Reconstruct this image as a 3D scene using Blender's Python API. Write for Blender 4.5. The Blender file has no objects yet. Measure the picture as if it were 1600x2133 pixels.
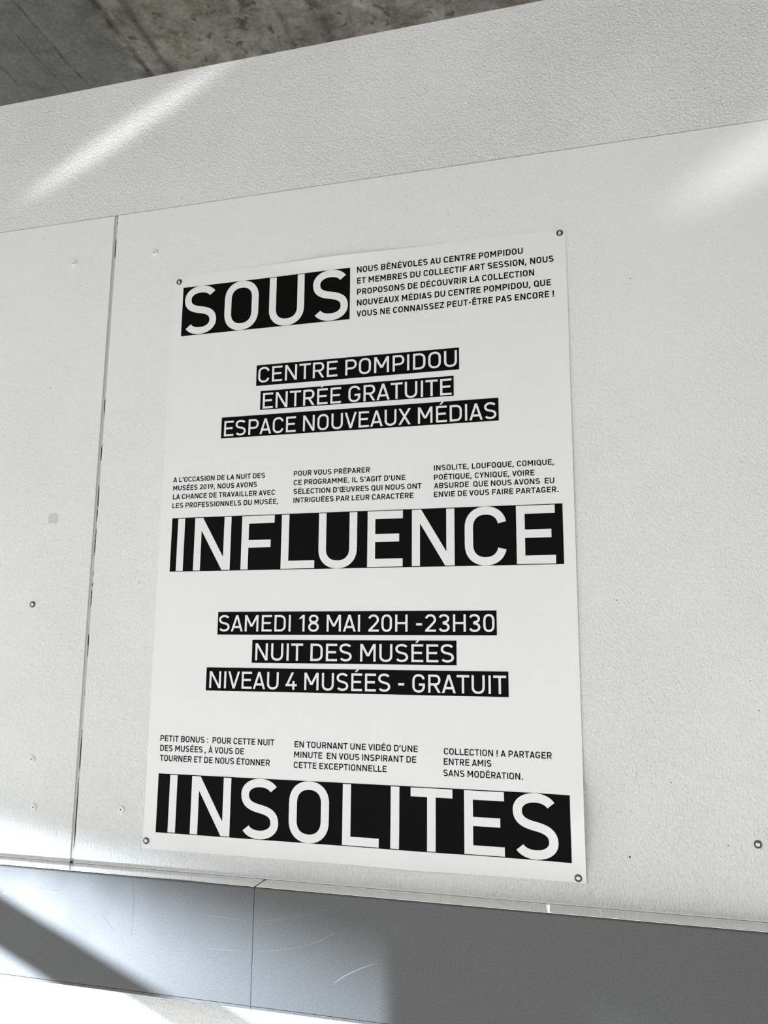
import bpy, bmesh, math, random
from mathutils import Matrix, Vector
random.seed(7)
S = bpy.context.scene
C = S.collection

# ------------------------------------------------------------------ camera
cam_d = bpy.data.cameras.new('camera'); cam = bpy.data.objects.new('camera', cam_d); C.objects.link(cam)
cam_d.sensor_fit = 'VERTICAL'; cam_d.sensor_height = 36.0; cam_d.lens = 1687.845 * 36.0 / 2133.0
cam_d.clip_start = 0.02
RX = Vector((0.96589746, 0.25879915, 0.00806798)); DN = Vector((-0.03631554, 0.16625784, -0.98541337)); FW = Vector((-0.25636551, 0.95151528, 0.16998646))
M4 = Matrix.Identity(4)
for i in range(3):
    M4[i][0] = RX[i]; M4[i][1] = -DN[i]; M4[i][2] = -FW[i]
M4[0][3], M4[1][3], M4[2][3] = 0.0, -1.490078, 1.6
cam.matrix_world = M4
S.camera = cam

# ------------------------------------------------------------------ world, sun, lamps, exposure
S.view_settings.view_transform = 'Standard'; S.view_settings.look = 'None'
S.view_settings.exposure = 0.15; S.view_settings.gamma = 1.0
WORLD_STRENGTH = 1.10
SUN_STRENGTH = 5.8
w = bpy.data.worlds.new('daylight'); S.world = w; w.use_nodes = True
nt = w.node_tree; nt.nodes.clear()
wo = nt.nodes.new('ShaderNodeOutputWorld'); bg = nt.nodes.new('ShaderNodeBackground')
tc = nt.nodes.new('ShaderNodeTexCoord'); sep = nt.nodes.new('ShaderNodeSeparateXYZ')
mr = nt.nodes.new('ShaderNodeMapRange'); mr.inputs[1].default_value = -1; mr.inputs[2].default_value = 1
mr.inputs[3].default_value = 1.0; mr.inputs[4].default_value = 0.0
cr = nt.nodes.new('ShaderNodeValToRGB')
cr.color_ramp.elements[0].color = (0.28, 0.28, 0.275, 1); cr.color_ramp.elements[1].color = (1.92, 1.96, 1.97, 1)
bg.inputs[1].default_value = WORLD_STRENGTH
nt.links.new(tc.outputs['Generated'], sep.inputs[0]); nt.links.new(sep.outputs[0], mr.inputs[0])
# brighter cloud higher up, duller towards the horizon
mz = nt.nodes.new('ShaderNodeMapRange'); mz.inputs[1].default_value = 0.0; mz.inputs[2].default_value = 0.65
mz.inputs[3].default_value = 0.30; mz.inputs[4].default_value = 2.1
vm = nt.nodes.new('ShaderNodeVectorMath'); vm.operation = 'SCALE'
nt.links.new(sep.outputs[2], mz.inputs[0]); nt.links.new(mz.outputs[0], vm.inputs['Scale'])
nt.links.new(mr.outputs[0], cr.inputs[0]); nt.links.new(cr.outputs[0], vm.inputs[0]); nt.links.new(vm.outputs[0], bg.inputs[0]); nt.links.new(bg.outputs[0], wo.inputs[0])

def aim(o, target, major=None):
    z = (o.location - Vector(target)).normalized()
    up = Vector(major) if major else Vector((0, 0, 1))
    x = (up - z * up.dot(z)).normalized(); y = z.cross(x)
    m = Matrix((x, y, z)).transposed()
    o.rotation_euler = m.to_euler()

sun_d = bpy.data.lights.new('sun', 'SUN'); sun = bpy.data.objects.new('sun', sun_d); C.objects.link(sun)
sun_d.energy = SUN_STRENGTH; sun_d.angle = math.radians(0.6); sun_d.color = (1.0, 0.99, 0.975)
sun.location = (-4, -8, 10.64); aim(sun, (-1, 0, 0))

def glint(name, loc, target, major, half_len, half_wid, energy, color, radius):
    """sunlight thrown back from glazing across the way: a lamp with an elongated beam"""
    d = bpy.data.lights.new(name, 'SPOT'); o = bpy.data.objects.new(name, d); C.objects.link(o)
    o.location = loc
    dist = (Vector(loc) - Vector(target)).length
    d.spot_size = 2 * math.atan(half_len / dist); d.spot_blend = 1.0
    d.energy = energy; d.color = color; d.shadow_soft_size = radius
    aim(o, target, major); o.scale = (1.0, half_wid / half_len, 1.0)
    return o
glint('glint_low', (-2.40, -2.0, 0.90), (-0.70, 0, 0.93), (1, 0, -0.22), 1.45, 0.27, 1080, (0.76, 0.88, 1.0), 0.014)
glint('glint_broad', (-2.40, -2.0, 0.90), (-1.35, 0, 1.055), (1, 0, -0.30), 0.95, 0.255, 300, (0.80, 0.90, 1.0), 0.016)
glint('glint_upper', (-0.6, -2.6, 1.0), (-1.03, 0, 2.79), (0.49, 0, 0.25), 0.38, 0.031, 250, (1.0, 0.98, 0.95), 0.02)
glint('glint_side', (0.9, -2.4, 1.0), (0.37, 0, 2.54), (0.20, 0, 0.11), 0.32, 0.055, 115, (1.0, 0.96, 0.92), 0.03)

# ------------------------------------------------------------------ helpers
def mat(name, color, rough=0.6, metal=0.0, bump=None, spec=0.5):
    """bump = list of (scale xyz, strength distance m, detail)"""
    m = bpy.data.materials.new(name); m.use_nodes = True
    t = m.node_tree; b = t.nodes['Principled BSDF']
    b.inputs['Base Color'].default_value = (*color, 1); b.inputs['Roughness'].default_value = rough
    b.inputs['Metallic'].default_value = metal; b.inputs['Specular IOR Level'].default_value = spec
    return m, t, b
def N(t, kind, **kw):
    n = t.nodes.new(kind)
    for k, v in kw.items(): setattr(n, k, v)
    return n
def coords(t, scale=(1, 1, 1)):
    g = N(t, 'ShaderNodeNewGeometry'); mp = N(t, 'ShaderNodeMapping'); mp.inputs['Scale'].default_value = scale
    t.links.new(g.outputs['Position'], mp.inputs['Vector']); return mp.outputs[0]
def noise(t, vec, scale, detail=2, rough=0.5, dist=0.0):
    n = N(t, 'ShaderNodeTexNoise'); n.inputs['Scale'].default_value = scale; n.inputs['Detail'].default_value = detail
    n.inputs['Roughness'].default_value = rough; n.inputs['Distortion'].default_value = dist
    t.links.new(vec, n.inputs['Vector']); return n.outputs['Fac']
def math_n(t, op, a, b=None):
    n = N(t, 'ShaderNodeMath', operation=op)
    for i, v in enumerate((a, b)):
        if v is None: continue
        if isinstance(v, (int, float)): n.inputs[i].default_value = v
        else: t.links.new(v, n.inputs[i])
    return n.outputs[0]
def ramp(t, fac, stops):
    r = N(t, 'ShaderNodeValToRGB'); e = r.color_ramp.elements
    while len(e) < len(stops): e.new(0.5)
    for k, (p, c) in enumerate(stops):
        e[k].position = p; e[k].color = (*c, 1) if len(c) == 3 else c
    t.links.new(fac, r.inputs[0]); return r.outputs[0]
def mixc(t, fac, a, b, mode='MIX'):
    n = N(t, 'ShaderNodeMix', data_type='RGBA', blend_type=mode)
    for sock, v in ((n.inputs[0], fac), (n.inputs[6], a), (n.inputs[7], b)):
        if isinstance(v, (int, float)): sock.default_value = v
        elif isinstance(v, tuple): sock.default_value = (*v, 1) if len(v) == 3 else v
        else: t.links.new(v, sock)
    return n.outputs[2]
def add_bump(t, b, height, dist, strength=1.0):
    n = N(t, 'ShaderNodeBump'); n.inputs['Distance'].default_value = dist; n.inputs['Strength'].default_value = strength
    t.links.new(height, n.inputs['Height']); t.links.new(n.outputs[0], b.inputs['Normal'])

# ------------------------------------------------------------------ materials
def wall_paint(name, amount, aniso, fine, low=1.0, high=1.0):
    m, t, b = mat(name, (0.80, 0.80, 0.80), 0.55, spec=0.3)
    v = coords(t, (1, 1, aniso))
    f1 = noise(t, v, fine, 3, 0.55, 0.6)
    f2 = noise(t, v, fine * 2.3, 2, 0.5)
    big = noise(t, coords(t), 3.0, 2)
    h = math_n(t, 'ADD', math_n(t, 'MULTIPLY', f1, 1.0), math_n(t, 'MULTIPLY', f2, 0.45))
    sep = N(t, 'ShaderNodeSeparateXYZ'); t.links.new(coords(t), sep.inputs[0])
    # the roller stipple is heavier in places: lower down and in broad patches
    mrz = N(t, 'ShaderNodeMapRange'); mrz.inputs[1].default_value = 1.3; mrz.inputs[2].default_value = 2.35
    mrz.inputs[3].default_value = low; mrz.inputs[4].default_value = high; t.links.new(sep.outputs[2], mrz.inputs[0])
    amt = math_n(t, 'MULTIPLY', math_n(t, 'MULTIPLY', h, math_n(t, 'ADD', math_n(t, 'MULTIPLY', big, 0.9), 0.35)), mrz.outputs[0])
    add_bump(t, b, amt, amount)
    fleck = noise(t, coords(t), 900, 1)
    col = mixc(t, noise(t, coords(t), 1.6, 3), (0.775, 0.78, 0.778), (0.795, 0.797, 0.795))
    col = mixc(t, 0.05, col, ramp(t, fleck, [(0.3, (0, 0, 0)), (0.7, (1, 1, 1))]), 'OVERLAY')
    t.links.new(col, b.inputs['Base Color'])
    return m
M_panel = wall_paint('painted panel', 0.0040, 0.55, 290, 1.2, 0.4)
M_band = wall_paint('rough white plaster', 0.0050, 0.9, 200)

M_edge, t, b = mat('raw panel edge', (0.62, 0.60, 0.57), 0.8)
M_fill, t, b = mat('seam bead', (0.50, 0.485, 0.46), 0.8)
M_seam, t, b = mat('seam filler and gap shade', (0.5, 0.5, 0.48), 0.8)
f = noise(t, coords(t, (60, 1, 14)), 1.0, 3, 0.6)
t.links.new(ramp(t, f, [(0.44, (0.012, 0.012, 0.012)), (0.47, (0.52, 0.51, 0.48))]), b.inputs['Base Color'])  # dark patches paint the shade of the open gap, pale ones are filler

def concrete():
    m, t, b = mat('board marked concrete', (0.1, 0.1, 0.1), 0.85, spec=0.2)
    P = coords(t)
    sep = N(t, 'ShaderNodeSeparateXYZ'); t.links.new(P, sep.inputs[0])
    n1 = noise(t, P, 5.0, 5, 0.6, 0.3)
    n2 = noise(t, P, 21, 6, 0.64, 0.3)
    n3 = noise(t, P, 110, 4, 0.6)
    wob = math_n(t, 'MULTIPLY', math_n(t, 'SUBTRACT', noise(t, P, 9, 3), 0.5), 0.024)
    xx = math_n(t, 'ADD', sep.outputs[0], wob)
    # a smoother cool slab panel left of the joint, a browner weathered one right of it
    side = ramp(t, math_n(t, 'ADD', math_n(t, 'MULTIPLY', math_n(t, 'ADD', xx, 1.03), 9.0), math_n(t, 'MULTIPLY', math_n(t, 'SUBTRACT', n2, 0.5), 1.6)), [(0.15, (0, 0, 0)), (0.60, (1, 1, 1))])
    cool = ramp(t, n1, [(0.30, (0.088, 0.092, 0.086)), (0.70, (0.122, 0.125, 0.118))])
    brown = ramp(t, n1, [(0.28, (0.094, 0.089, 0.074)), (0.50, (0.148, 0.140, 0.122)), (0.72, (0.205, 0.198, 0.184))])
    base = mixc(t, side, cool, brown)
    mott = ramp(t, n2, [(0.30, (0.22, 0.21, 0.18)), (0.50, (0.5, 0.5, 0.5)), (0.72, (0.78, 0.78, 0.79))])
    base = mixc(t, math_n(t, 'ADD', 0.35, math_n(t, 'MULTIPLY', side, 0.5)), base, mott, 'OVERLAY')
    base = mixc(t, 0.40, base, ramp(t, n3, [(0.28, (0.22,) * 3), (0.72, (0.78,) * 3)]), 'OVERLAY')
    # dark damp spots
    st = math_n(t, 'MULTIPLY', ramp(t, noise(t, P, 19, 5, 0.65, 0.25), [(0.58, (0, 0, 0)), (0.64, (1, 1, 1))]), side)
    base = mixc(t, math_n(t, 'MULTIPLY', st, 0.70), base, (0.026, 0.024, 0.015))
    rust = math_n(t, 'MULTIPLY', ramp(t, noise(t, P, 30, 4, 0.6, 0.2), [(0.62, (0, 0, 0)), (0.68, (1, 1, 1))]), side)
    base = mixc(t, math_n(t, 'MULTIPLY', rust, 0.5), base, (0.055, 0.040, 0.022))
    # formwork joints running towards the wall
    hsum = None
    for x0, wd, k in ((-0.972, 0.012, 0.95), (-0.985, 0.040, 0.35), (-0.915, 0.012, 0.65), (-1.13, 0.005, 0.55), (-1.19, 0.003, 0.35), (-0.61, 0.010, 0.5), (-0.527, 0.024, 0.75), (-1.29, 0.004, 0.4), (-0.38, 0.012, 0.45)):
        d = math_n(t, 'ABSOLUTE', math_n(t, 'SUBTRACT', xx, x0))
        k1 = math_n(t, 'MULTIPLY', math_n(t, 'MAXIMUM', math_n(t, 'SUBTRACT', 1.0, math_n(t, 'DIVIDE', d, wd)), 0.0), k)
        k1 = math_n(t, 'MULTIPLY', k1, ramp(t, noise(t, P, 26, 3), [(0.32, (0.25,) * 3), (0.58, (1,) * 3)]))
        base = mixc(t, k1, base, (0.026, 0.024, 0.018))
        hsum = k1 if hsum is None else math_n(t, 'ADD', hsum, k1)
    # pale laitance streak beside the main joint
    d = math_n(t, 'ABSOLUTE', math_n(t, 'SUBTRACT', xx, -0.960))
    k1 = math_n(t, 'MULTIPLY', math_n(t, 'MAXIMUM', math_n(t, 'SUBTRACT', 1.0, math_n(t, 'DIVIDE', d, 0.006)), 0.0), ramp(t, noise(t, P, 34, 3), [(0.45, (0, 0, 0)), (0.6, (0.6,) * 3)]))
    base = mixc(t, k1, base, (0.24, 0.23, 0.20))
    t.links.new(base, b.inputs['Base Color'])
    add_bump(t, b, math_n(t, 'ADD', math_n(t, 'MULTIPLY', n3, 0.4), math_n(t, 'ADD', n2, math_n(t, 'MULTIPLY', hsum, -0.9))), 0.007)
    return m
M_conc = concrete()

M_alu, t, b = mat('grey coated metal', (0.100, 0.101, 0.103), 0.5, 0.12, spec=0.35)
sp = noise(t, coords(t), 520, 2)
t.links.new(mixc(t, 0.55, (0.100, 0.101, 0.103), ramp(t, sp, [(0.3, (0.25,) * 3), (0.7, (0.75,) * 3)]), 'OVERLAY'), b.inputs['Base Color'])
t.links.new(math_n(t, 'ADD', 0.42, math_n(t, 'MULTIPLY', noise(t, coords(t), 9, 4), 0.20)), b.inputs['Roughness'])
M_scratch, t, b = mat('scratched bare metal', (0.155, 0.158, 0.16), 0.45, 0.2)
M_bright, t, b = mat('bright scratch', (0.27, 0.275, 0.28), 0.45, 0.2)
M_hair, t, b = mat('dark scratch', (0.07, 0.07, 0.075), 0.6)
M_steel, t, b = mat('steel', (0.13, 0.125, 0.12), 0.25, 1.0)
M_flange, t, b = mat('pale brushed metal', (0.90, 0.88, 0.85), 0.15, 1.0)
M_chrome, t, b = mat('bright steel', (0.75, 0.75, 0.74), 0.15, 1.0)
M_dark, t, b = mat('dark recess', (0.02, 0.02, 0.02), 0.8)
M_screwpaint, t, b = mat('painted over screw', (0.80, 0.80, 0.785), 0.5)
M_paper, t, b = mat('poster paper', (0.79, 0.79, 0.79), 0.55, spec=0.3)
add_bump(t, b, noise(t, coords(t), 700, 2), 0.0002)
M_ink, t, b = mat('black ink', (0.0028, 0.0028, 0.0026), 0.6, spec=0.06)
M_patch, t, b = mat('bare patch', (0.56, 0.56, 0.55), 0.7)
M_floor, t, b = mat('pale paving', (0.42, 0.41, 0.39), 0.8)
t.links.new(mixc(t, noise(t, coords(t), 2.5, 5), (0.40, 0.40, 0.39), (0.52, 0.52, 0.51)), b.inputs['Base Color'])

# ------------------------------------------------------------------ object helpers
def obj(name, bm, m, parent=None, smooth=False):
    me = bpy.data.meshes.new(name); bm.to_mesh(me); bm.free()
    for mm in (m if isinstance(m, (list, tuple)) else [m]): me.materials.append(mm)
    if smooth:
        for p in me.polygons: p.use_smooth = True
    o = bpy.data.objects.new(name, me); C.objects.link(o)
    if parent is not None: o.parent = parent
    return o
def tag(o, label=None, cat=None, group=None, kind=None):
    for k, v in (('label', label), ('category', cat), ('group', group), ('kind', kind)):
        if v: o[k] = v
    return o
def thing(name, label, cat, loc=(0, 0, 0), group=None):
    o = bpy.data.objects.new(name, None); C.objects.link(o); o.location = loc; o.empty_display_size = 0.02
    return tag(o, label, cat, group)
def box(bm, x0, x1, y0, y1, z0, z1, mi=0):
    vs = [bm.verts.new((x, y, z)) for x in (x0, x1) for y in (y0, y1) for z in (z0, z1)]
    for q in ((0, 1, 3, 2), (4, 6, 7, 5), (0, 4, 5, 1), (2, 3, 7, 6), (0, 2, 6, 4), (1, 5, 7, 3)):
        f = bm.faces.new([vs[i] for i in q]); f.material_index = mi
    return vs
def lathe(bm, prof, seg=28, mi=0):
    """profile of (radius, height off the wall); axis -Y"""
    rings = []
    for r, h in prof:
        if r < 1e-6: rings.append([bm.verts.new((0, -h, 0))])
        else: rings.append([bm.verts.new((r * math.cos(2 * math.pi * k / seg), -h, r * math.sin(2 * math.pi * k / seg))) for k in range(seg)])
    for a, c in zip(rings, rings[1:]):
        for k in range(seg):
            k2 = (k + 1) % seg
            if len(a) == 1 and len(c) == 1: continue
            if len(a) == 1: q = [a[0], c[k2], c[k]]
            elif len(c) == 1: q = [a[k], a[k2], c[0]]
            else: q = [a[k], a[k2], c[k2], c[k]]
            f = bm.faces.new(q); f.material_index = mi

# ------------------------------------------------------------------ the setting
CEIL = 2.918; SEAM_L, SEAM_R = -1.0436, -1.0356; TOPZ = 2.5765; BOTZ = 1.1819
XL, XR = -4.5, 2.6
bm = bmesh.new()
box(bm, XL, XR, 0.0, 0.25, TOPZ + 0.0012, CEIL)          # rough band under the slab
box(bm, XL, XR, 0.0, 0.25, 0.0, 1.176)                   # wall below the ledge
box(bm, XL, XR, 0.013, 0.25, 1.176, TOPZ + 0.0012)       # backing behind the boards
tag(obj('wall_back', bm, M_band), kind='structure')
bm = bmesh.new(); box(bm, XL, XR, -2.1, 0.25, CEIL, CEIL + 0.3); box(bm, 0.2, XR, -4.6, -2.1, CEIL, CEIL + 0.3)
tag(obj('ceiling', bm, M_conc), kind='structure')
bm = bmesh.new(); box(bm, -14, 14, -16, 0.25, -0.2, 0.0)
tag(obj('floor', bm, M_floor), kind='structure')
bm = bmesh.new(); box(bm, XR, XR + 0.2, -3.6, 0.25, 0.0, CEIL)  # unseen side wall, added to block light from the right
tag(obj('shade_wall_right', bm, M_band), kind='structure')
bm = bmesh.new(); box(bm, SEAM_L + 0.0002, SEAM_R - 0.0038, 0.0022, 0.0128, BOTZ + 0.002, TOPZ - 0.001)
tag(obj('trim_1', bm, M_fill), kind='structure')
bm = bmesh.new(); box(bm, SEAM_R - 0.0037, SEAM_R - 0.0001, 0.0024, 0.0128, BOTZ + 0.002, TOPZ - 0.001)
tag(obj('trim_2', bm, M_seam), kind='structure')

def panel(x0, x1, label, raw_side):
    bm = bmesh.new()
    vs = box(bm, x0, x1, 0.0, 0.0125, BOTZ, TOPZ)
    bmesh.ops.bevel(bm, geom=[e for e in bm.edges if all(abs(v.co.y) < 1e-6 for v in e.verts)], offset=0.0008, segments=2, affect='EDGES')
    for f in bm.faces:
        c = f.calc_center_median()
        if f.normal.x > 0.9 and abs(c.x - SEAM_L) < 0.001: f.material_index = 1
    bm.normal_update()
    for f in bm.faces:
        if f.normal.x > 0.9 and abs(f.calc_center_median().x - SEAM_L) < 0.002: f.material_index = 1
    o = obj('wall_panel', bm, [M_panel, M_edge]); tag(o, label, 'panel')
    bm = bmesh.new(); n = 6                                   # bead of paint along the foot of the board
    A = [bm.verts.new((x0, -0.0016 * math.sin(a), BOTZ + 0.0002 + 0.0018 * math.cos(a))) for a in [math.pi / 2 * k / n for k in range(n + 1)]]
    B = [bm.verts.new((x1, v.co.y, v.co.z)) for v in A]
    for k in range(n): bm.faces.new((A[k], A[k + 1], B[k + 1], B[k]))
    bmesh.ops.recalc_face_normals(bm, faces=bm.faces)
    if bm.faces[0].normal.y > 0: bmesh.ops.reverse_faces(bm, faces=bm.faces)
    obj('paint_bead', bm, M_screwpaint, o, True); return o
p_left = panel(XL + 0.02, SEAM_L, 'white painted wall board left of the vertical seam', 1)
p_right = panel(SEAM_R, XR - 0.02, 'wide white painted wall board carrying the poster, right of the seam', 0)

# small nail holes and chips in the paint
def hole(parent, x, z, r, name='nail_hole'):
    bm = bmesh.new(); n = 9
    vs = [bm.verts.new((x + r * random.uniform(0.7, 1.2) * math.cos(2 * math.pi * k / n), -0.0003, z + r * random.uniform(0.8, 1.4) * math.sin(2 * math.pi * k / n))) for k in range(n)]
    bm.faces.new(vs[::-1])
    c = bm.verts.new((x, 0.0008, z))
    obj(name, bm, M_dark, parent)

# ------------------------------------------------------------------ metal trunking under the boards
DEP = 0.052; LZ0, LZ1 = 0.9792, 1.1805
def trunking(x0, x1, label):
    root = thing('metal_trunking', label, 'trunking', ((x0 + x1) / 2, -DEP / 2, LZ0)); BK = -0.0006
    ox, oy, oz = root.location
    prof = [(BK, LZ1)]
    r = 0.0032
    prof += [(-DEP + r, LZ1)] + [(-DEP + r - r * math.sin(a), LZ1 - r + r * math.cos(a)) for a in (math.pi / 6, math.pi / 3, math.pi / 2)]
    prof += [(-DEP, LZ0 + 0.0058), (-DEP + 0.006, LZ0 + 0.0058), (-DEP + 0.006, LZ0 + 0.0045), (BK, LZ0 + 0.0045)]
    bm = bmesh.new()
    A = [bm.verts.new((x0 - ox, y - oy, z - oz)) for y, z in prof]; B = [bm.verts.new((x1 - ox, y - oy, z - oz)) for y, z in prof]
    for k in range(len(prof) - 1): bm.faces.new((A[k], A[k + 1], B[k + 1], B[k]))
    bm.faces.new((A[-1], A[0], B[0], B[-1])); bm.faces.new(A[::-1]); bm.faces.new(B)
    bmesh.ops.recalc_face_normals(bm, faces=bm.faces)
    obj('cover', bm, M_alu, root)
    bm = bmesh.new(); box(bm, x0 - ox, x1 - ox, -DEP + 0.0008 - oy, -0.0005 - oy, 0.0, 0.0046)
    obj('bottom_lip', bm, M_alu, root)
    bm = bmesh.new(); box(bm, x0 + 0.001 - ox, x1 - 0.001 - ox, -DEP + 0.0036 - oy, BK - oy, LZ1 - oz, LZ1 + 0.0012 - oz)
    bmesh.ops.bevel(bm, geom=bm.edges[:], offset=0.0004, segments=1, affect='EDGES')
    tag(obj('top_flange', bm, M_flange, root), 'pale metal flange along the top edge')
    return root
JX = -0.6231
t_left = trunking(XL + 0.02, JX - 0.0005, 'grey metal trunking left of the joint, in the bright glare')
t_right = trunking(JX + 0.0005, XR - 0.02, 'dull grey metal trunking right of the joint, below the poster')
def ribbon(parent, pts, wd, m, name='scratch'):
    """thin mark lying on the front face of the trunking"""
    ox, oy, oz = parent.location
    # smooth the polyline
    P = [Vector((x, z)) for x, z in pts]
    for _ in range(3):
        Q = [P[0]]
        for a, c in zip(P, P[1:]): Q += [a * 0.75 + c * 0.25, a * 0.25 + c * 0.75]
        P = Q + [P[-1]]
    bm = bmesh.new(); prev = None; n = len(P)
    for k, p in enumerate(P):
        d = (P[min(k + 1, n - 1)] - P[max(k - 1, 0)]).normalized(); nn = Vector((-d.y, d.x))
        ww = wd * (0.15 + 0.85 * math.sin(math.pi * k / (n - 1))) / 2
        a = bm.verts.new((p.x + nn.x * ww - ox, -DEP - 0.00012 - oy, p.y + nn.y * ww - oz)); c = bm.verts.new((p.x - nn.x * ww - ox, -DEP - 0.00012 - oy, p.y - nn.y * ww - oz))
        if prev: bm.faces.new((prev[0], prev[1], c, a))
        prev = (a, c)
    bmesh.ops.recalc_face_normals(bm, faces=bm.faces)
    return obj(name, bm, m, parent)

# ------------------------------------------------------------------ unseen rail and post, added to cast shade across the trunking
def tube(bm, a, c, r, seg=16):
    z = (c - a).normalized(); x = z.orthogonal().normalized(); y = z.cross(x)
    R1 = [bm.verts.new(a + (x * math.cos(2 * math.pi * k / seg) + y * math.sin(2 * math.pi * k / seg)) * r) for k in range(seg)]
    R2 = [bm.verts.new(v.co + (c - a)) for v in R1]
    for k in range(seg): bm.faces.new((R1[k], R1[(k + 1) % seg], R2[(k + 1) % seg], R2[k]))
    bm.faces.new(R1[::-1]); bm.faces.new(R2)

bm = bmesh.new()
tube(bm, Vector((-2.25, -1.0, 1.1824)), Vector((-1.326, -1.0, 0.8204)), 0.0232)
tube(bm, Vector((-2.25, -1.0, 0.0)), Vector((-2.25, -1.0, 1.19)), 0.02)
box(bm, -1.330, -1.22, -1.03, -0.97, 0.0, 1.9)
tag(obj('shade_rail', bm, M_alu), kind='structure')

# ------------------------------------------------------------------ lettering: a narrow engineering grotesque drawn from strokes
def arc(cx, cy, rx, ry, a0, a1, n=14, p=2.25):
    out = []
    for k in range(n + 1):
        a = math.radians(a0 + (a1 - a0) * k / n); c, s = math.cos(a), math.sin(a)
        out.append((cx + rx * math.copysign(abs(c) ** (2 / p), c), cy + ry * math.copysign(abs(s) ** (2 / p), s)))
    return out
def path(pts, w):
    V = [Vector(p) for p in pts]; L = []
    V = [V[0]] + [b for a, b in zip(V, V[1:]) if (b - a).length > 1e-4]; n = len(V)
    for k in range(n):
        d0 = (V[k] - V[k - 1]).normalized() if k > 0 else None
        d1 = (V[k + 1] - V[k]).normalized() if k < n - 1 else None
        if d0 is None: d0 = d1
        if d1 is None: d1 = d0
        t = (d0 + d1).normalized(); nn = Vector((-t.y, t.x)); s = 1.0 / max(0.35, nn.dot(Vector((-d1.y, d1.x))))
        L.append((V[k] + nn * (w / 2 * s), V[k] - nn * (w / 2 * s)))
    return [[tuple(L[k][0]), tuple(L[k][1]), tuple(L[k + 1][1]), tuple(L[k + 1][0])] for k in range(n - 1)]
def rect(x0, y0, x1, y1):
    """split along the long side so that it can follow the sheet"""
    out = []
    if abs(y1 - y0) > abs(x1 - x0):
        n = 6
        for k in range(n): out.append([(x0, y0 + (y1 - y0) * k / n), (x1, y0 + (y1 - y0) * k / n), (x1, y0 + (y1 - y0) * (k + 1) / n), (x0, y0 + (y1 - y0) * (k + 1) / n)])
    else:
        n = 5
        for k in range(n): out.append([(x0 + (x1 - x0) * k / n, y0), (x0 + (x1 - x0) * (k + 1) / n, y0), (x0 + (x1 - x0) * (k + 1) / n, y1), (x0 + (x1 - x0) * k / n, y1)])
    return out
def para(xb, xt, y0, y1, wd):
    out = []; n = 6
    for k in range(n):
        a, c = k / n, (k + 1) / n
        xa, xc = xb + (xt - xb) * a, xb + (xt - xb) * c; ya, yc = y0 + (y1 - y0) * a, y0 + (y1 - y0) * c
        out.append([(xa - wd / 2, ya), (xa + wd / 2, ya), (xc + wd / 2, yc), (xc - wd / 2, yc)])
    return out
def dw(w, run, rise=1.0): return w * math.sqrt(1 + (run / rise) ** 2)
OV = 0.012
def s_curve(W, w):
    h = w / 2; up, lo = 1 + OV - h, -OV + h
    rt = arc(W / 2, 0.735, W / 2 - h - 0.005, up - 0.735, 28, 180, 20, 2.15)
    b0, b1, b2, b3 = Vector(rt[-1]), Vector((rt[-1][0], 0.59)), Vector((W / 2 - 0.17, 0.535)), Vector((W / 2, 0.503))
    mid = [tuple(b0 * (1 - t) ** 3 + b1 * 3 * t * (1 - t) ** 2 + b2 * 3 * t * t * (1 - t) + b3 * t ** 3) for t in [k / 8 for k in range(1, 9)]]
    top = rt + mid
    rb = [(W - x, 1.006 - y) for x, y in top[:-1]][::-1]
    return top + rb
def bowl(x0, yt, yb, xr, w):
    """from (x0, yt) round to the right and back to (x0, yb), centre lines"""
    r = (yt - yb) / 2; cy = (yt + yb) / 2; rx = min(r * 0.98, xr - x0)
    return [(x0, yt), ((x0 + xr - rx) / 2, yt)] + arc(xr - rx, cy, rx, r, 90, -90, 16, 2.2) + [((x0 + xr - rx) / 2, yb), (x0, yb)]
ACC = {'É': ('E', '/'), 'È': ('E', '\\'), 'Ê': ('E', '^'), 'À': ('A', '\\')}
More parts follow.
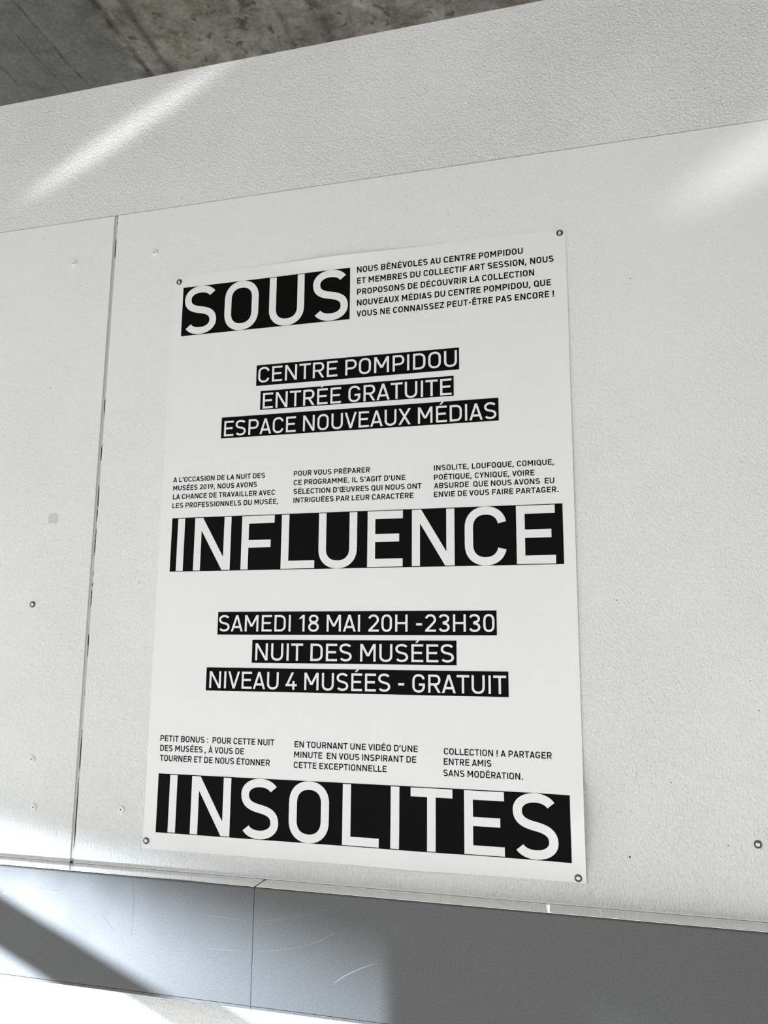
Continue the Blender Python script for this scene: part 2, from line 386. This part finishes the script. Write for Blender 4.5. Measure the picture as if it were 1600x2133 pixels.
def glyph(ch, w):
    """-> (advance box width, left bearing, right bearing, polygons); cap height 1"""
    h = w / 2
    if ch in ACC:
        base, a = ACC[ch]; W, l, r, P = glyph(base, w); P = list(P); cx = W / 2; d = w * 0.95
        if a == '/': P += para(cx - 0.06, cx + 0.09, 1.075, 1.25, d)
        if a == '\\': P += para(cx + 0.06, cx - 0.09, 1.075, 1.25, d)
        if a == '^': P += para(cx - 0.14, cx, 1.06, 1.23, d) + para(cx + 0.14, cx, 1.06, 1.23, d)
        return W, l, r, P
    s, o = 0.105, 0.08
    if ch == 'I': return w, s, s, rect(0, 0, w, 1)
    if ch == 'L': W = 0.63; return W, s, 0.01, rect(0, 0, w, 1) + rect(w, 0, W, w)
    if ch == 'E': W = 0.645; return W, s, 0.06, rect(0, 0, w, 1) + rect(w, 0, W, w) + rect(w, 1 - w, W, 1) + rect(w, 0.515 - h, W * 0.9, 0.515 + h)
    if ch == 'F': W = 0.645; return W, s, 0.035, rect(0, 0, w, 1) + rect(w, 1 - w, W, 1) + rect(w, 0.475 - h, W * 0.9, 0.475 + h)
    if ch == 'T': W = 0.70; return W, 0.03, 0.03, rect(0, 1 - w, W, 1) + rect(W / 2 - h, 0, W / 2 + h, 1 - w)
    if ch == 'H': W = 0.72; return W, s, s, rect(0, 0, w, 1) + rect(W - w, 0, W, 1) + rect(w, 0.5 - h, W - w, 0.5 + h)
    if ch == 'N':
        W = 0.748; d = dw(w, W - 1.25 * w); return W, s, s, rect(0, 0, w, 1) + rect(W - w, 0, W, 1) + para(W - d / 2, d / 2, 0, 1, d)
    if ch == 'M':
        W = 0.87; yv = 0.30; d = dw(w, W / 2 - w * 0.6, 1 - yv); return W, s, s, rect(0, 0, w, 1) + rect(W - w, 0, W, 1) + para(W / 2, d / 2, yv, 1, d) + para(W / 2, W - d / 2, yv, 1, d)
    if ch == 'A':
        W = 0.77; d = dw(w, W / 2 - h); y = 0.27
        return W, 0.02, 0.02, para(d / 2, W / 2, 0, 1, d) + para(W - d / 2, W / 2, 0, 1, d) + rect(W * 0.20, y - h, W * 0.80, y + h)
    if ch == 'V': W = 0.75; d = dw(w, W / 2 - h); return W, 0.02, 0.02, para(W / 2, d / 2, 0, 1, d) + para(W / 2, W - d / 2, 0, 1, d)
    if ch == 'X': W = 0.75; d = dw(w, W - w); return W, 0.025, 0.025, para(d / 2, W - d / 2, 0, 1, d) + para(W - d / 2, d / 2, 0, 1, d)
    if ch == 'Y':
        W = 0.74; d = dw(w, W / 2 - h, 0.57); return W, 0.02, 0.02, para(W / 2, d / 2, 0.43, 1, d) + para(W / 2, W - d / 2, 0.43, 1, d) + rect(W / 2 - h, 0, W / 2 + h, 0.46)
    if ch == 'Z': W = 0.66; d = dw(w, W - 1.3 * w, 1 - 2 * w); return W, 0.05, 0.05, rect(0, 0, W, w) + rect(0, 1 - w, W, 1) + para(d / 2, W - d / 2, w, 1 - w, d)
    if ch == 'U':
        W = 0.722; ry = 0.36; return W, s - 0.01, s - 0.01, rect(0, ry - OV, w, 1) + rect(W - w, ry - OV, W, 1) + path(arc(W / 2, ry - OV, W / 2 - h, ry - h, 180, 360, 26), w)
    if ch in 'OQ0':
        W = 0.716 if ch != '0' else 0.62; ry = 0.37; top = 1 + OV - ry; bot = -OV + ry
        pts = arc(W / 2, top, W / 2 - h, ry - h, 0, 180, 26) + arc(W / 2, bot, W / 2 - h, ry - h, 180, 360, 26)
        P = path(pts, w) + rect(W - w, bot, W, top) + rect(0, bot, w, top)
        if ch == 'Q': d = dw(w, 0.2, 0.25); P = P + para(W - 0.03, W - 0.25, -0.05, 0.24, d)
        return W, o, o, P
    if ch in 'CG':
        W = 0.715; ry = 0.37; top = 1 + OV - ry; bot = -OV + ry; rx = W / 2 - h
        if ch == 'C': pts = arc(W / 2, top, rx, ry - h, 14, 180, 24) + arc(W / 2, bot, rx, ry - h, 180, 346, 24); return W, o, 0.05, path(pts, w)
        pts = arc(W / 2, top, rx, ry - h, 14, 180, 24) + arc(W / 2, bot, rx, ry - h, 180, 360, 26) + [(W - h, 0.50)]
        return W, o, 0.08, path(pts, w) + rect(W * 0.52, 0.50 - w, W - h, 0.50)
    if ch == 'S': W = 0.71; return W, 0.065, 0.065, path(s_curve(W, w), w)
    if ch == 'D':
        W = 0.71; r = 0.36; pts = [(h, 1 - h), (W - r, 1 - h)] + arc(W - r, 1 - r, r - h, r - h, 90, 0, 12) + arc(W - r, r, r - h, r - h, 0, -90, 12) + [(h, h)]
        return W, s, o, rect(0, 0, w, 1) + path(pts, w)
    if ch == 'P': W = 0.68; return W, s, 0.05, rect(0, 0, w, 1) + path(bowl(h, 1 - h, 0.43, W - h, w), w)
    if ch == 'R':
        W = 0.70; d = dw(w, 0.26, 0.43); return W, s, 0.05, rect(0, 0, w, 1) + path(bowl(h, 1 - h, 0.455, W - h - 0.01, w), w) + para(W - d / 2, W * 0.50, 0, 0.455, d)
    if ch == 'B': W = 0.70; return W, s, 0.07, rect(0, 0, w, 1) + path(bowl(h, 1 - h, 0.525, W - h - 0.02, w), w) + path(bowl(h, 0.525, h, W - h, w), w)
    if ch == 'Œ':
        W = 1.09; ry = 0.37; top = 1 + OV - ry; bot = -OV + ry; xm = 0.50
        pts = [(xm, 1 - h)] + arc(0.36, top, 0.36 - h, ry - h, 90, 180, 14) + arc(0.36, bot, 0.36 - h, ry - h, 180, 270, 14) + [(xm, h)]
        return W, o, 0.06, path(pts, w) + rect(xm - w / 2, 0, xm + h, 1) + rect(xm, 0, W, w) + rect(xm, 1 - w, W, 1) + rect(xm, 0.515 - h, W * 0.94, 0.515 + h)
    if ch == '1': W = 0.36; return W, 0.10, 0.16, rect(W - w, 0, W, 1) + para(0.06, W - h, 0.76, 1.0 - h * 0.1, dw(w, 0.25, 0.24) * 0.85)
    if ch == '2':
        W = 0.64; return W, 0.07, 0.07, path(arc(W / 2, 0.70, W / 2 - h, 0.30 + OV - h, 165, -25, 24, 2.1) + [(W * 0.62, 0.40), (w * 0.75, w * 0.75)], w) + rect(0.02, 0, W, w)
    if ch == '3':
        W = 0.64; return W, 0.06, 0.08, path(arc(W / 2 - 0.01, 0.745, W / 2 - h - 0.01, 0.255 + OV - h, 160, -90, 24, 2.1) + [(W * 0.42, 0.49 + h * 0.3)], w) + path([(W * 0.42, 0.50 + h * 0.2)] + arc(W / 2, 0.26, W / 2 - h, 0.26 + OV - h, 90, -160, 24, 2.1), w)
    if ch == '4': W = 0.70; d = dw(w, 0.36, 0.78); return W, 0.04, 0.05, para(d / 2, W * 0.62, 0.22, 1, d) + rect(0, 0.20, W, 0.20 + w) + rect(W * 0.70 - h, 0, W * 0.70 + h, 0.50)
    if ch == '8':
        W = 0.65; return W, 0.07, 0.07, path(arc(W / 2, 0.755, W / 2 - h - 0.03, 0.245 + OV - h, 0, 360, 34, 2.15), w) + path(arc(W / 2, 0.275, W / 2 - h, 0.275 + OV - h, 0, 360, 34, 2.15), w)
    if ch == '9':
        W = 0.65; return W, 0.07, 0.07, path(arc(W / 2, 0.66, W / 2 - h, 0.34 + OV - h, 0, 360, 34, 2.15), w) + para(W * 0.36, W - dw(w, .3, .6) * 0.56, 0, 0.60, dw(w, 0.25, 0.6))
    if ch == '-': W = 0.34; return W, 0.09, 0.09, rect(0, 0.43 - h, W, 0.43 + h)
    if ch == '.': return w * 1.15, 0.11, 0.11, rect(0, 0, w * 1.15, w * 1.15)
    if ch == ':': return w * 1.15, 0.11, 0.11, rect(0, 0.02, w * 1.15, 0.02 + w * 1.15) + rect(0, 0.56, w * 1.15, 0.56 + w * 1.15)
    if ch == ',': return w * 1.15, 0.09, 0.11, para(-0.02, w * 0.62, -0.17, w * 1.1, w * 1.05)
    if ch == "'": return w * 1.1, 0.07, 0.07, para(w * 0.3, w * 0.6, 0.66, 1.0, w)
    if ch == '!': return w * 1.15, 0.12, 0.12, rect(0, 0, w * 1.15, w * 1.15) + rect(0, 0.30, w * 1.1, 1)
    if ch == ' ': return 0.30, 0, 0, []
    raise ValueError(ch)

# ------------------------------------------------------------------ the poster
PX0, PX1, PZ0, PZ1 = -0.8836, -0.0429, 1.2188, 2.4084
def gauss(u, s): return math.exp(-0.5 * (u / s) ** 2)
def lift(x, z):
    """how far the sheet stands off the board"""
    u = PX1 - x; v = z - PZ0; tp = PZ1 - z; lf = x - PX0
    d = 0.0004
    d += 0.0185 * gauss(z - 1.318, 0.050) * math.exp(-u / 0.050)
    d += 0.0030 * math.sin(math.pi * min(1, max(0, v / (PZ1 - PZ0)))) * math.exp(-u / 0.030)
    d += 0.0060 * gauss(x + 0.345, 0.065) * math.exp(-v / 0.030)
    d += 0.0050 * gauss(x + 0.50, 0.085) * math.exp(-tp / 0.030)
    d += 0.0004 * (1 + math.sin(5 * x + 3 * z)) * (1 - math.exp(-max(0.0, min(u, v, tp, lf)) / 0.2))
    return d
def grid_sheet(x0, x1, z0, z1, off, step=0.008):
    bm = bmesh.new(); nx = max(1, round((x1 - x0) / step)); nz = max(1, round((z1 - z0) / step)); V = []
    for i in range(nx + 1):
        row = []
        for j in range(nz + 1):
            x = x0 + (x1 - x0) * i / nx; z = z0 + (z1 - z0) * j / nz
            row.append(bm.verts.new((x - PO[0], -lift(x, z) - off - PO[1], z - PO[2])))
        V.append(row)
    for i in range(nx):
        for j in range(nz): bm.faces.new((V[i][j], V[i + 1][j], V[i + 1][j + 1], V[i][j + 1]))
    return bm
PO = ((PX0 + PX1) / 2, 0.0, PZ0)
poster = thing('poster', 'tall white paper poster with black bars and capitals, screwed to the wall', 'poster', PO)
bm = grid_sheet(PX0, PX1, PZ0, PZ1, 0.0003, 0.0075)
back = grid_sheet(PX0, PX1, PZ0, PZ1, 0.0, 0.0075)
bmesh.ops.reverse_faces(back, faces=back.faces)
tmp = bpy.data.meshes.new('back'); back.to_mesh(tmp); back.free(); bm.from_mesh(tmp); bpy.data.meshes.remove(tmp)
def rim(pts):
    for (xa, za), (xb, zb) in zip(pts, pts[1:]):
        bm.faces.new([bm.verts.new((x - PO[0], -lift(x, z) - o - PO[1], z - PO[2])) for x, z, o in ((xa, za, 0.0), (xb, zb, 0.0), (xb, zb, 0.0003), (xa, za, 0.0003))])
NS = 112
rim([(PX0 + (PX1 - PX0) * k / NS, PZ0) for k in range(NS + 1)]); rim([(PX1 - (PX1 - PX0) * k / NS, PZ1) for k in range(NS + 1)])
rim([(PX1, PZ0 + (PZ1 - PZ0) * k / NS) for k in range(NS + 1)]); rim([(PX0, PZ1 - (PZ1 - PZ0) * k / NS) for k in range(NS + 1)])
sheet = obj('paper_sheet', bm, M_paper, poster, True)
E_BAR, E_INK, E_WHITE = 0.00065, 0.00065, 0.00100
def put(bm, polys, x, z, sx, sz, off):
    for k, q in enumerate(polys):
        off += 0.000006     # strokes that cross lie a hair apart
        vs = []
        for a, c in q:
            X = x + a * sx; Z = z + c * sz
            vs.append(bm.verts.new((X - PO[0], -lift(X, Z) - off - PO[1], Z - PO[2])))
        f = bm.faces.new(vs); f.normal_update()
        if f.normal.y > 0: f.normal_flip()
def text_line(bm, s, x0, x1, z, cap, w, off):
    cur = 0.0; items = []; first = None; last = 0
    for ch in s:
        W, l, r, P = glyph(ch, w)
        if ch == ' ': cur += W; continue
        l, r = l, r
        if first is None: first = cur + l
        items.append((cur + l, P)); last = cur + l + W; cur += l + W + r
    k = (x1 - x0) / (last - first)
    for a, P in items: put(bm, P, x0 + (a - first) * k, z, k, cap, off)
    return k / cap

def title(word, bar, spans, label):
    x0, x1, z0, z1 = bar
    b_ = obj('title_bar', grid_sheet(x0, x1, z0, z1, E_BAR), M_ink, poster, True); tag(b_, label)
    z = z0 + 0.0016; cap = z1 - z0 - 0.0032
    for ch, (a, c) in zip(word, spans):
        wv = 0.143; W, l, r, P = glyph(ch, wv)
        bm = bmesh.new(); put(bm, P, a, z, (c - a) / W, cap, E_WHITE)
        bmesh.ops.remove_doubles(bm, verts=bm.verts, dist=1e-6)
        tag(obj('letter', bm, M_paper, b_), 'large white capital ' + ch)
title('SOUS', (-0.8588, -0.4773, 2.2680, 2.3795), [(-0.8536, -0.7763), (-0.7578, -0.6797), (-0.6553, -0.5768), (-0.5582, -0.4806)], 'black bar with large white capitals at the top left of the sheet')
title('INFLUENCE', (-0.8560, -0.0641, 1.7583, 1.8695), [(-0.8419, -0.8261), (-0.8030, -0.7215), (-0.6979, -0.6274), (-0.6119, -0.5414), (-0.5334, -0.4547), (-0.4338, -0.3636), (-0.3457, -0.2636), (-0.2443, -0.1658), (-0.1484, -0.0780)], 'full width black bar with large white capitals at mid height')
title('INSOLITES', (-0.8564, -0.0660, 1.2504, 1.3606), [(-0.8305, -0.8145), (-0.7830, -0.6999), (-0.6785, -0.6006), (-0.5804, -0.5015), (-0.4754, -0.4056), (-0.3840, -0.3678), (-0.3469, -0.2705), (-0.2497, -0.1790), (-0.1646, -0.0865)], 'full width black bar with large white capitals at the foot of the sheet')
RATIOS = []
def bar_line(s, bar, x0, x1, z, cap, label):
    a, c, z0, z1 = bar
    b_ = obj('text_bar', grid_sheet(a, c, z0, z1, E_BAR), M_ink, poster, True); tag(b_, label)
    bm = bmesh.new(); RATIOS.append((s, round(text_line(bm, s, x0, x1, z, cap, 0.128, E_WHITE), 3)))
    obj('lettering', bm, M_paper, b_)
bar_line('CENTRE POMPIDOU', (-0.6786, -0.2524, 2.1417, 2.1864), -0.6742, -0.2565, 2.1482, 0.0332, 'topmost of the three short black bars above the middle')
bar_line('ENTRÉE GRATUITE', (-0.6678, -0.2634, 2.0893, 2.1297), -0.6620, -0.2674, 2.0914, 0.0334, 'middle of the three short black bars above the middle')
bar_line('ESPACE NOUVEAUX MÉDIAS', (-0.7533, -0.1773, 2.0338, 2.0788), -0.7467, -0.1813, 2.0377, 0.0328, 'lowest of the three short black bars above the middle')
bar_line('SAMEDI 18 MAI 20H -23H30', (-0.7425, -0.1871, 1.6310, 1.6759), -0.7398, -0.1911, 1.6373, 0.0319, 'topmost of the three short black bars below the middle')
bar_line('NUIT DES MUSÉES', (-0.6664, -0.2614, 1.5768, 1.6212), -0.6593, -0.2660, 1.5816, 0.0327, 'middle of the three short black bars below the middle')
bar_line('NIVEAU 4 MUSÉES - GRATUIT', (-0.7625, -0.1677, 1.5220, 1.5667), -0.7552, -0.1717, 1.5269, 0.0326, 'lowest of the three short black bars below the middle')
def block(lines, cap, wv, label):
    bm = bmesh.new()
    for s, x0, x1, z in lines: RATIOS.append((s, round(text_line(bm, s, x0, x1, z, cap, wv, E_INK), 3)))
    tag(obj('text_block', bm, M_ink, poster), label)
block([('NOUS BÉNÉVOLES AU CENTRE POMPIDOU', -0.4626, -0.1253, 2.3667), ('ET MEMBRES DU COLLECTIF ART SESSION, NOUS', -0.4622, -0.0668, 2.3429),
       ('PROPOSONS DE DÉCOUVRIR LA COLLECTION', -0.4621, -0.1044, 2.3188), ('NOUVEAUX MÉDIAS DU CENTRE POMPIDOU, QUE', -0.4620, -0.0730, 2.2950),
       ('VOUS NE CONNAISSEZ PEUT-ÊTRE PAS ENCORE !', -0.4625, -0.0680, 2.2712)], 0.0129, 0.180, 'five lines of small black capitals beside the top bar')
block([("A L'OCCASION DE LA NUIT DES", -0.8585, -0.6516, 1.9455), ('MUSÉES 2019, NOUS AVONS', -0.8578, -0.6686, 1.9277),
       ('LA CHANCE DE TRAVAILLER AVEC', -0.8574, -0.6282, 1.9093), ('LES PROFESSIONNELS DU MUSÉE,', -0.8575, -0.6211, 1.8907)], 0.0106, 0.172, 'left column of small black capitals above the middle bar')
block([('POUR VOUS PRÉPARER', -0.5893, -0.4304, 1.9459), ("CE PROGRAMME. IL S'AGIT D'UNE", -0.5891, -0.3589, 1.9273),
       ("SÉLECTION D'ŒUVRES QUI NOUS ONT", -0.5891, -0.3270, 1.9089), ('INTRIGUÉES PAR LEUR CARACTÈRE', -0.5886, -0.3430, 1.8911)], 0.0106, 0.172, 'middle column of small black capitals above the middle bar')
block([('INSOLITE, LOUFOQUE, COMIQUE,', -0.3027, -0.0769, 1.9427), ('POÉTIQUE, CYNIQUE, VOIRE', -0.3027, -0.1130, 1.9244),
       ('ABSURDE  QUE NOUS AVONS  EU', -0.3028, -0.0774, 1.9078), ('ENVIE DE VOUS FAIRE PARTAGER.', -0.3028, -0.0701, 1.8909)], 0.0106, 0.172, 'right column of small black capitals above the middle bar')
block([('PETIT BONUS :  POUR CETTE NUIT', -0.8566, -0.6139, 1.4219), ('DES MUSÉES , À VOUS DE', -0.8561, -0.6760, 1.4034),
       ('TOURNER ET DE NOUS ÉTONNER', -0.8556, -0.6218, 1.3844)], 0.0115, 0.160, 'left column of small black capitals above the bottom bar')
block([("EN TOURNANT UNE VIDÉO D'UNE", -0.5726, -0.3339, 1.4207), ('MINUTE  EN VOUS INSPIRANT DE', -0.5732, -0.3367, 1.4019),
       ('CETTE EXCEPTIONNELLE', -0.5733, -0.3920, 1.3831)], 0.0113, 0.160, 'middle column of small black capitals above the bottom bar')
block([('COLLECTION ! A PARTAGER', -0.2858, -0.0950, 1.4187), ('ENTRE AMIS', -0.2861, -0.2003, 1.4009),
       ('SANS MODÉRATION.', -0.2868, -0.1455, 1.3813)], 0.0112, 0.160, 'right column of small black capitals above the bottom bar')

# ------------------------------------------------------------------ screws
def make_screw():
    root = thing('screw', '', 'screw')
    bm = bmesh.new(); lathe(bm, [(0.0064, 0.0), (0.0064, 0.0008), (0.0058, 0.0017), (0.0049, 0.0021), (0.0042, 0.0019), (0.0039, 0.0012), (0.0039, 0.0)])
    obj('cup_washer', bm, M_steel, root, True)
    bm = bmesh.new(); lathe(bm, [(0.0037, 0.0), (0.0037, 0.0016), (0.0032, 0.0023), (0.0020, 0.0027), (0.0017, 0.0025), (0.0016, 0.0010), (0.0, 0.0010)])
    hd = obj('head', bm, M_chrome, root, True)
    return root
def make_painted():
    root = thing('painted_screw', '', 'screw')
    bm = bmesh.new(); lathe(bm, [(0.0066, 0.0), (0.0066, 0.0022), (0.0060, 0.0034), (0.0050, 0.0036), (0.0042, 0.0026), (0.0036, 0.0034), (0.0019, 0.0036), (0.0017, 0.0016)])
    obj('cup_washer', bm, M_screwpaint, root, True)
    bm = bmesh.new(); lathe(bm, [(0.0018, 0.0016), (0.0, 0.0016)])
    obj('socket', bm, M_dark, root)
    return root
def place(root, x, z, y, label, group, first, rot=0.0, sc=1.0):
    r = root
    if not first:
        r = root.copy(); C.objects.link(r)
        for ch in list(root.children):
            c = ch.copy(); C.objects.link(c); c.parent = r
    r.location = (x, -y, z); r.rotation_euler = (0, rot, 0); r.scale = (sc, sc, sc); r['label'] = label
    if group: r['group'] = group
    return r
proto = make_screw()
GP = 'screws holding the poster corners'
for k, (x, z, label) in enumerate([(-0.8699, 2.3944, 'steel screw and cup washer at the top left corner of the poster'),
        (-0.0540, 2.4006, 'steel screw and cup washer at the top right corner of the poster'),
        (-0.8759, 1.2334, 'steel screw and cup washer at the bottom left corner of the poster'),
        (-0.0561, 1.2268, 'steel screw and cup washer at the bottom right corner of the poster')]):
    place(proto, x, z, lift(x, z) + 0.0004, label, GP, k == 0, k * 0.9)
place(proto, 0.2283, 1.2984, 0.0, 'bare steel screw in the wall far right of the poster, near the picture edge', 'bare screws in the wall boards', False, 0.4, 1.0)
place(proto, -1.1796, 1.6939, 0.0, 'bare steel screw in the board left of the seam', 'bare screws in the wall boards', False, 1.4, 1.05)
pp = make_painted()
GQ = 'screws painted over white'
for k, (x, z, label) in enumerate([(-1.1419, 2.4718, 'white painted screw high on the board left of the seam'),
        (-0.9349, 2.4727, 'white painted screw high beside the seam, above the poster corner'),
        (-1.1503, 1.3758, 'white painted screw low on the left board, upper of two'),
        (-1.1367, 1.2818, 'white painted screw low on the left board, lower of two'),
        (-0.9350, 1.2882, 'white painted screw between the seam and the poster foot')]):
    place(pp, x, z, 0.0, label, GQ, k == 0, 0.0, 1.0)

# steel peg standing on the ledge
bm = bmesh.new(); lathe(bm, [(0.0, 0.0), (0.0043, 0.0), (0.0043, 0.0030), (0.0036, 0.0034), (0.0036, 0.0044), (0.0043, 0.0048), (0.0043, 0.0118), (0.0037, 0.0124), (0.0, 0.0124)], 24)
bmesh.ops.rotate(bm, verts=bm.verts, cent=(0, 0, 0), matrix=Matrix.Rotation(-math.pi / 2, 3, 'X'))
peg = obj('steel_peg', bm, M_chrome); peg.location = (-0.1035, -0.045, LZ1 + 0.0012)
tag(peg, 'small bright steel peg on the trunking ledge below the poster', 'peg')

# grey square of tape left on the board
bm = bmesh.new()
vs = [(-0.0115, -0.0105), (0.009, -0.011), (0.0128, -0.004), (0.0120, 0.0035), (0.004, 0.0118), (-0.012, 0.0085)]
F = [bm.verts.new((x, -0.0004, z)) for x, z in vs]; G = [bm.verts.new((x, 0.0, z)) for x, z in vs]
bm.faces.new(F)
for k in range(len(vs)): bm.faces.new((F[k], G[k], G[(k + 1) % len(vs)], F[(k + 1) % len(vs)]))
bmesh.ops.recalc_face_normals(bm, faces=bm.faces)
o = obj('tape_patch', bm, M_patch); o.location = (-1.1449, -0.0001, 1.8793)
tag(o, 'small pale grey patch stuck on the board left of the seam', 'patch')

# nail holes and chips
for x, z, r in [(0.0287, 1.2656, 0.0017), (0.0723, 2.2925, 0.0011), (0.0246, 1.693, 0.0010), (0.1, 1.3882, 0.0010), (-0.2717, 2.5351, 0.0008), (-0.3599, 2.5248, 0.0008),
                (0.2434, 1.5093, 0.0009), (0.1041, 1.4412, 0.0008), (-0.0372, 1.2039, 0.0008), (0.1833, 1.294, 0.0009), (-0.2711, 2.4715, 0.0008), (-0.9255, 1.7377, 0.0011), (0.2333, 1.5573, 0.0008), (-1.0195, 2.0575, 0.0009), (-0.9958, 2.2891, 0.0009)]:
    hole(p_right, x, z, r)
for x, z, r in [(-1.1791, 2.1763, 0.0010), (-1.0983, 2.1866, 0.0009), (-1.2321, 2.5443, 0.0009), (-1.2757, 2.32, 0.0009), (-1.2003, 1.728, 0.0008)]:
    hole(p_left, x, z, r)

# hairline marks in the paint at the right
for xa, za, xb, zb in ((0.156, 1.3985, 0.34, 1.3968), (0.272, 2.2577, 0.36, 2.2540)):
    bm = bmesh.new(); bm.faces.new([bm.verts.new(c) for c in ((xa, -0.0002, za), (xb, -0.0002, zb - 0.0003), (xb, -0.0002, zb + 0.0003), (xa, -0.0002, za + 0.0001))])
    obj('hairline_crack', bm, M_edge, p_right)

# scratches on the trunking
ribbon(t_right, [(-0.4703, 1.037), (-0.4532, 1.0501), (-0.4319, 1.0614), (-0.3987, 1.0761)], 0.0012, M_bright)
ribbon(t_right, [(-0.5209, 1.0928), (-0.4937, 1.1047), (-0.4685, 1.1194)], 0.0010, M_scratch)
ribbon(t_right, [(-0.6190, 1.1242), (-0.5934, 1.1272), (-0.5213, 1.1422), (-0.4728, 1.1612)], 0.0006, M_scratch)
ribbon(t_right, [(-0.6180, 1.0730), (-0.5645, 1.0817), (-0.5200, 1.0937)], 0.0006, M_scratch)
ribbon(t_right, [(-0.3712, 1.1259), (-0.3518, 1.1406)], 0.0006, M_scratch)
ribbon(t_left, [(-1.1548, 1.1275), (-1.0902, 1.1414), (-1.0296, 1.1392)], 0.0013, M_bright)
ribbon(t_left, [(-0.7249, 1.1264), (-0.6280, 1.1228)], 0.0006, M_scratch)
ribbon(t_left, [(-0.7125, 1.0708), (-0.6280, 1.0724)], 0.0006, M_scratch)
ribbon(t_left, [(-0.8702, 1.1760), (-0.8643, 1.1355), (-0.8653, 1.0770)], 0.0009, M_hair)
ribbon(t_left, [(-0.9307, 1.1089), (-0.8999, 1.0806)], 0.0007, M_hair)
